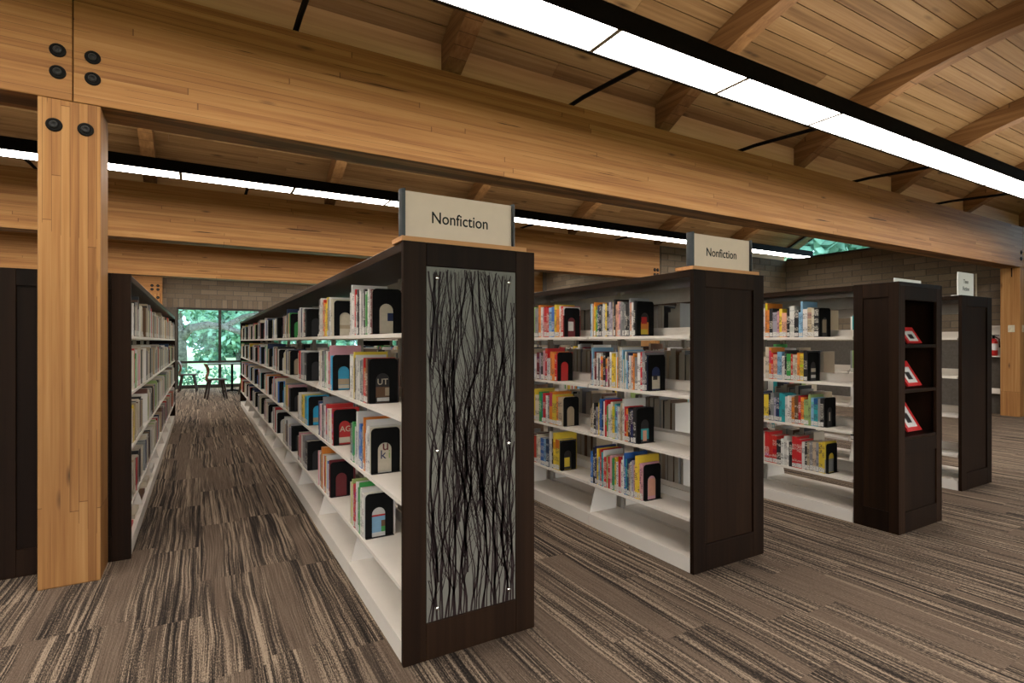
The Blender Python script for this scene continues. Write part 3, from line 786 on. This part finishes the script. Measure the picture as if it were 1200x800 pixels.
for i, k in enumerate(books):
    U = UNITS[k['ui']]; w_ = k['y1']-k['y0']; h, d = k['h'], k['d']
    if i in single:
        bt = min(.0025, w_*.16); sp = .003
        m = MB(); m.box(sp, d, -w_/2, -w_/2+bt, 0, h); m.box(sp, d, w_/2-bt, w_/2, 0, h)
        m.box(0, sp, -w_/2, w_/2, 0, h)
        o = m.build('book', M['book']); o.color = (*k['col'], 1); place(o, k); k['o'] = o
        box('page_block', sp+.0004, d-.003, -w_/2+bt+.0002, w_/2-bt-.0002, .003, h-.003, M['pages'], o)
        if k['score'] > 55 and rb.random() < .9:
            box('spine_label', -.0006, .0, -w_/2+.0008, w_/2-.0008, .006, .006+rb.choice((.028, .032, .036)), M['label'], o)
        nb = 'black bookend' if k['ui'] else 'run end'
        lab = '%s %s book, %s from %s, %s, %s bay of %s' % (thick(w_), CN[k['c']], ORD[k['fromend']-1], nb, SN[k['s']], ORD[k['b']], UN[k['ui']])
        tag(o, lab, 'book', 'books on the ' + UN[k['ui']])
    else:
        xa = U.x0+k['ins']; xb = xa+d
        c = k['col']; cols = [c, PG, c, PG if k['sd'] == 'L' else c, c, c if k['sd'] == 'L' else PG]
        if k['sd'] == 'R': xb = U.x0+UW-k['ins']; xa = xb-d
        rows.box(xa, xb, k['y0'], k['y1'], k['z'], k['z']+h, cols=cols)
        if k['vis']:
            xs = xa-.0005 if k['sd'] == 'L' else xb+.0005
            rows.quad([(xs, k['y0']+.001, k['z']+.006), (xs, k['y1']-.001, k['z']+.006), (xs, k['y1']-.001, k['z']+.038), (xs, k['y0']+.001, k['z']+.038)], col=LB)
tag(rows.build('books', M['books']), 'remaining rows of small spines along the far bays and back faces of the bookcases', 'books', kind='stuff')
# cover art seen through the bookend arches
def art(ui, b, s, items, texts=()):
    for k in books:
        if k['ui'] == ui and k['b'] == b and k['s'] == s and k['last'] and k['vis'] and 'o' in k:
            w_ = k['y1']-k['y0']
            for n_, (x0, x1, z0, z1, c) in enumerate(items):
                a = box('cover_art', x0*k['d'], x1*k['d'], -w_/2-.0003*(n_+1), -w_/2, z0*k['h'], z1*k['h'], M['art'], k['o']); a.color = (*PAL.get(c, (.5,.5,.5)), 1)
            for (tx, x, z, size, c) in texts:
                a = text_mesh('cover_lettering', tx, size, M['art'], k['o'], Matrix.Translation((x*k['d'], -w_/2-.0003*(len(items)+2), z*k['h'])) @ FRONT, extrude=.0001); a.color = (*PAL[c], 1)
art(1,0,0, [(.02,.98,.02,.98,'C'), (.5,.8,.3,.48,'N')]); art(1,0,1, [(.02,.98,.02,.98,'K'), (.05,.9,.13,.36,'M'), (.55,.85,.16,.34,'E'), (.3,.7,.04,.12,'W')], [('UT', .47, .47, .042, 'C')])
art(1,0,2, [(.02,.98,.02,.98,'C')], [('u', .50, .57, .07, 'D'), ('k', .42, .38, .06, 'N'), ('i', .62, .38, .06, 'L')])
art(1,0,3, [(.02,.98,.02,.98,'W'), (.05,.9,.1,.46,'S'), (.05,.9,.46,.50,'R'), (.55,.8,.1,.25,'G'), (.55,.7,.22,.36,'M')])
art(1,1,0, [(.02,.98,.02,.98,'C'), (.1,.9,.2,.3,'E')]); art(1,1,1, [(.02,.98,.02,.98,'X'), (.05,.95,.15,.32,'E'), (.05,.95,.04,.14,'C')])
art(1,1,2, [(.02,.98,.02,.98,'R'), (.05,.95,.05,.2,'C')], [('AG', .47, .42, .05, 'C')]); art(1,1,3, [(.02,.98,.02,.98,'D')]); art(1,2,2, [(.1,.9,.1,.25,'E')])
art(2,0,0, [(.02,.98,.02,.98,'K'), (.25,.75,.05,.4,'O'), (.3,.7,.05,.2,'Y'), (.35,.65,.35,.55,'R')]); art(2,0,1, [(.02,.98,.02,.98,'N'), (.2,.95,.05,.4,'C'), (.35,.6,.3,.42,'K')])
art(2,0,2, [(.02,.98,.02,.98,'K'), (.2,.9,.1,.4,'T'), (.4,.6,.05,.35,'A'), (.2,.6,.85,.92,'C')]); art(2,0,3, [(.02,.98,.02,.98,'P'), (.3,.75,.1,.6,'A'), (.75,.95,.1,.7,'D')])
art(2,1,0, [(.02,.98,.02,.7,'D'), (.02,.98,.7,.98,'W'), (.3,.6,.2,.5,'W')]); art(2,1,1, [(.02,.98,.02,.9,'R')]); art(2,1,2, [(.02,.98,.02,.98,'E')]); art(2,1,3, [(.02,.98,.02,.98,'K'), (.3,.6,.1,.4,'Y')])
art(3,0,0, [(.02,.98,.02,.98,'K'), (.2,.7,.15,.6,'E')]); art(3,0,1, [(.02,.98,.02,.98,'K'), (.3,.7,.3,.42,'C'), (.3,.7,.1,.2,'W')]); art(3,0,2, [(.02,.98,.02,.98,'K'), (.45,.55,.2,.5,'C')]); art(3,0,3, [(.02,.98,.02,.98,'Z'), (.02,.98,.45,.98,'Y')])

# bookends
def bookend_mesh():
    W, H, r = .145, .222, .022; aw, ah = .034, .115; cx = W*.47
    po = [(0, 0), (0, H-r)] + [(r-r*math.cos(a), H-r+r*math.sin(a)) for a in [PI/2*i/5 for i in range(1, 6)]]
    po += [(W-r+r*math.sin(a), H-r+r*math.cos(a)) for a in [PI/2*i/5 for i in range(0, 6)]] + [(W, 0), (cx+aw, 0), (cx+aw, ah)]
    po += [(cx+aw*math.cos(a), ah+aw*math.sin(a)) for a in [PI*i/10 for i in range(1, 10)]] + [(cx-aw, ah), (cx-aw, 0)]
    m = MB(); m.prism(po, -.0016, 0, 'xz'); m.box(0, W, -.016, -.0016, .0, .002); m.box(cx-aw, cx+aw, -.0016, .0, 0, .002)
    return m.mesh('bookend', M['black'])
BE = bookend_mesh()
for (ui, b, s, y) in ends:
    U = UNITS[ui]
    if ui == 2 and b > 2 or ui == 3 and b > 1: continue
    o = link('bookend', BE, None, (U.x0+.016+rb.uniform(0, .008), y-.0028, SH_Z[s]+.0004))
    tag(o, 'black steel bookend with arched cutout, %s, %s bay of %s' % (SN[s], ORD[b], UN[ui]), 'bookend', 'bookends on the ' + UN[ui])
# flat magazines on the base shelf of unit 0
for n, (yy, c) in enumerate(((4.25, 'R'), (4.62, 'C'), (5.1, 'M'), (5.55, 'C'), (6.1, 'W'))):
    o = box('magazine', -.11, .11, -.14, .14, 0, .02+.006*n, M['book']); o.location = (U0.x0+UW-.14, yy, BASE_Z+.0005); o.color = (*PAL[c], 1)
    tag(o, '%s book lying flat on base shelf, %s bay of pillar-side bookcase' % (CN[c], ORD[int((yy-3.95)/.92)]), 'book', 'flat books on the base shelf')
# display books, leaning face out in the endcap
for n, (z, h, c) in enumerate(((1.275, .13, 'R'), (.968, .20, 'R'), (.645, .25, 'R'))):
    wd = .20; o = MB().box(-wd/2, wd/2, -.012, 0, 0, h).build('display_book', M['book']); o.color = (*PAL[c], 1)
    o.location = (4.44, EY0+.085, z+.007); o.rotation_euler = (math.radians(-30), 0, 0)
    a = MB().box(-wd*.35, wd*.32, -.0126, -.012, h*.12, h*.75).build('cover_art', M['art'], o); a.color = (*PAL['W'], 1)
    a = MB().box(-wd*.20, wd*.12, -.0130, -.0126, h*.25, h*.55).build('cover_art', M['art'], o); a.color = (*PAL['K'], 1)
    box('page_block', -wd/2+.002, wd/2-.002, -.010, -.002, h, h+.0006, M['pages'], o)
    tag(o, 'red and white book propped face out on %s endcap shelf' % ('upper', 'middle', 'lowest')[n], 'book', 'books propped in the display endcap')

# ------------------------------------------------------------------ things on the brick wall
t = tag(empty('extinguisher_cabinet', (XR-.007, 4.10, 1.02)), 'white framed fire extinguisher cabinet on the brick wall', 'cabinet')
box('back_plate', -.012, .0, -.22, .22, 0, .56, M['steel'], t)
for a in (-.22, .20): box('side_wall', -.15, -.012, a, a+.02, 0, .56, M['steel'], t)
box('top_wall', -.15, -.012, -.20, .20, .54, .56, M['steel'], t); box('bottom_wall', -.16, -.012, -.20, .20, .0, .02, M['steel'], t)
t = tag(empty('fire_extinguisher', (XR-.085, 4.075, 1.0405)), 'red fire extinguisher with white label inside the wall cabinet', 'extinguisher')
MB().lathe([(0, 0), (.055, 0), (.06, .01), (.06, .24), (.045, .29), (.02, .31), (0, .31)], seg=18).build('cylinder', M['red'], t, smooth=True)
MB().lathe([(.0606, .10), (.0606, .22)], seg=18).build('label_band', M['white'], t, smooth=True)
MB().box(-.015, .015, -.015, .015, .31, .36).box(-.01, .01, -.08, .03, .36, .375).build('valve_handle', M['black'], t)
MB().tube([(0, -.02, .34), (0, -.08, .30), (0, -.085, .15)], .010, 6).build('hose', M['black'], t)
t = tag(empty('wall_ledge', (XR-.007, 4.15, .36)), 'narrow beige ledge on brick wall below extinguisher cabinet', 'ledge')
box('ledge_board', -.12, 0, -.3, .25, 0, .02, M['steel'], t); box('ledge_front', -.12, -.11, -.3, .25, .02, .10, M['steel'], t)
o = MB().tube([(XR-.02, 4.35, 1.30), (XR-.02, 4.35, 2.55)], .016, 8).build('conduit', M['plate']); tag(o, 'pale vertical conduit pipe on the brick wall', 'pipe')
o = MB().box(XR-.05, XR-.02, 4.9, 5.6, 2.02, 2.05).build('wall_rail', M['iron']); tag(o, 'dark horizontal rail fixed to the brick wall', 'rail')

# ------------------------------------------------------------------ chairs and tables by the window
def chair(x, y, rz, label):
    t = tag(empty('cafe_chair', (x, y, 0), rz), label, 'chair', 'chairs by the window')
    # shell back: bent ply, faces +x; seat 0.44
    m = MB(); prof = [(-.19, .40), (-.205, .50), (-.17, .60), (-.185, .70), (-.235, .80)]
    hw = [.13, .12, .10, .17, .19]
    for i in range(4):
        (xa, za), (xb, zb) = prof[i], prof[i+1]
        for q in (-1, 0, 1, 2):
            pass
        cur = lambda f: .03*f*f
        for f0, f1 in ((-1, -.5), (-.5, 0), (0, .5), (.5, 1)):
            A = [(xa+cur(f0), f0*hw[i], za), (xa+cur(f1), f1*hw[i], za), (xb+cur(f1), f1*hw[i+1], zb), (xb+cur(f0), f0*hw[i+1], zb)]
            m.quad(A); m.quad([(p[0]-.012, p[1], p[2]) for p in reversed(A)])
    m.build('backrest', M['chairwood'], t, smooth=True)
    MB().prism([(-.21, -.17), (.2, -.21), (.22, 0), (.2, .21), (-.21, .17)], .425, .445, 'xy').build('seat', M['chairdark'], t, bevel=.006)
    MB().prism([(-.19, -.15), (.18, -.19), (.2, 0), (.18, .19), (-.19, .15)], .445, .457, 'xy').build('seat_pad', M['seatpad'], t, bevel=.004)
    for sx in (-1, 1):
        for sy in (-1, 1):
            MB().tube([(sx*.13, sy*.13, .43), (sx*.20, sy*.19, .002)], [.026, .017], 8).build('leg', M['chairdark'], t)
    return t
chair(.30, 13.95, math.radians(8), 'walnut shell-back chair with grey seat, pulled out beside the table')
chair(-.28, 16.30, math.radians(-4), 'walnut shell-back chair with grey seat, close against the garden window')
chair(1.02, 14.6, math.radians(185), 'walnut shell-back chair with grey seat, partly behind the long bookcase end')
def table(x, y, w_, d_, label):
    t = tag(empty('cafe_table', (x, y, 0)), label, 'table')
    box('table_top', -w_/2, w_/2, -d_/2, d_/2, .715, .74, M['tabletop'], t, bevel=.004)
    MB().tube([(0, 0, .02), (0, 0, .715)], .03, 10).build('pedestal', M['iron'], t)
    for a in range(4):
        th = PI/4 + a*PI/2; MB().tube([(0, 0, .06), (.32*math.cos(th), .32*math.sin(th), .018)], [.022, .014], 6).build('foot', M['iron'], t)
table(.70, 15.6, 1.1, .8, 'dark square cafe table at the garden window')
table(1.85, 14.6, .9, .8, 'dark square cafe table partly hidden behind the bookcase end')

# ------------------------------------------------------------------ garden
lawn = MB(); lawn.quad([(-90, -70, -.14), (110, -70, -.14), (110, 110, -.14), (-90, 110, -.14)])
struct(lawn.build('ground', M['lawn']), 'pale lawn outside the windows')
rt = random.Random(5)
def leaves(m, c, r, n, s):
    for _ in range(n):
        while True:
            p = Vector((rt.uniform(-1,1), rt.uniform(-1,1), rt.uniform(-1,1)))
            if p.length < 1: break
        p = Vector((c[0]+p.x*r[0], c[1]+p.y*r[1], c[2]+p.z*r[2]))
        a = Vector((rt.gauss(0,1), rt.gauss(0,1), rt.gauss(0,1))).normalized(); b = a.cross(Vector((rt.gauss(0,1), rt.gauss(0,1), rt.gauss(0,1)))).normalized()
        z = rt.uniform(.6, 1.4)*s
        m.quad([p-a*z, p-b*z*.55, p+a*z, p+b*z*.55])
oak = tag(empty('oak_tree', (-.9, 30.0, 0)), 'spreading oak with a thick grey limb outside the window', 'tree')
m = MB(); m.tube([(0,0,-.1), (.05,0,1.2), (-.1,0,2.4), (.1,0,3.4), (.2,0,5)], [.36, .28, .25, .22, .2], 12)
m.tube([(.0,0,1.3), (.5,-.2,1.95), (1.2,-.3,2.1), (1.9,-.2,2.0), (2.7,-.3,2.5), (4.6,-.4,3.0)], [.22, .19, .17, .15, .12, .06], 10); m.tube([(1.9,-.3,2.0), (2.9,-.6,1.6), (4.6,-.8,1.9)], [.13, .11, .05], 8)
m.tube([(-.1,0,2.6), (-1.5,.3,3.6), (-3,.2,4.3)], [.28, .2, .1], 8)
m.build('trunk', M['bark'], oak, smooth=True)
m = MB()
for _ in range(34): leaves(m, (rt.uniform(-4.5, 7), rt.uniform(-2, 2), rt.uniform(3.0, 6.2)), (1.3, 1.1, .7), 170, .13)
for _ in range(9): leaves(m, (rt.uniform(-4.5, 7), rt.uniform(-1.6, -.6), rt.uniform(2.6, 3.4)), (.9, .6, .40), 60, .08)
tag(m.build('foliage', M['leaf'], oak), kind='stuff')
for n, (x, y, h) in enumerate(((-6.5, 42, 9), (2.5, 44, 9), (11.5, 43, 9), (20.5, 45, 9), (21, 11.4, 9), (16.5, 20, 10))):
    tr = tag(empty('garden_tree', (x, y, -.14)), 'leafy background tree at the edge of the lawn' if y > 30 else 'leafy tree seen through the arched clerestory ' + ('over the bay behind the bolted beam' if y < 15 else 'over the third bay'), 'tree', 'trees around the building')
    MB().tube([(0,0,-.2), (.1,0,h*.3), (0,.1,h*.7)], [.3, .24, .1], 8).build('trunk', M['bark'], tr)
    m = MB()
    for _ in range(60): leaves(m, (rt.uniform(-3.3, 3.3), rt.uniform(-1.5, 1.5), rt.uniform(.5, h)), (1.3, 1.2, 1.0), 180, .24)
    tag(m.build('foliage', M['leaf'], tr), kind='stuff')
for n in range(6):
    hd = tag(empty('hedge_tree', (-12.5+n*7.6, 56+rt.uniform(-1, 1), -.14)), 'dense tree in the far belt behind the lawn', 'tree', 'trees in the far belt')
    m = MB(); leaves(m, (0, 0, 4.2), (3.3, 2.0, 4.4), 6000, .32); tag(m.build('foliage', M['leaf'], hd), kind='stuff')
    MB().tube([(0, 0, -.1), (.1, 0, 5)], [.3, .15], 7).build('trunk', M['bark'], hd)
for n in range(5):
    x = -1.2 + n*.88
    sh = tag(empty('garden_shrub', (x, YB+1.0+rt.uniform(-.2, .4), 0)), 'low leafy shrub just outside the window', 'shrub', 'shrubs below the windows')
    m = MB(); leaves(m, (0, 0, .28), (.42, .32, .30), 260, .05); tag(m.build('foliage', M['leaf'], sh), kind='stuff')
    MB().tube([(0, 0, -.06), (.02, 0, .3)], .012, 5).build('stem', M['bark'], sh)
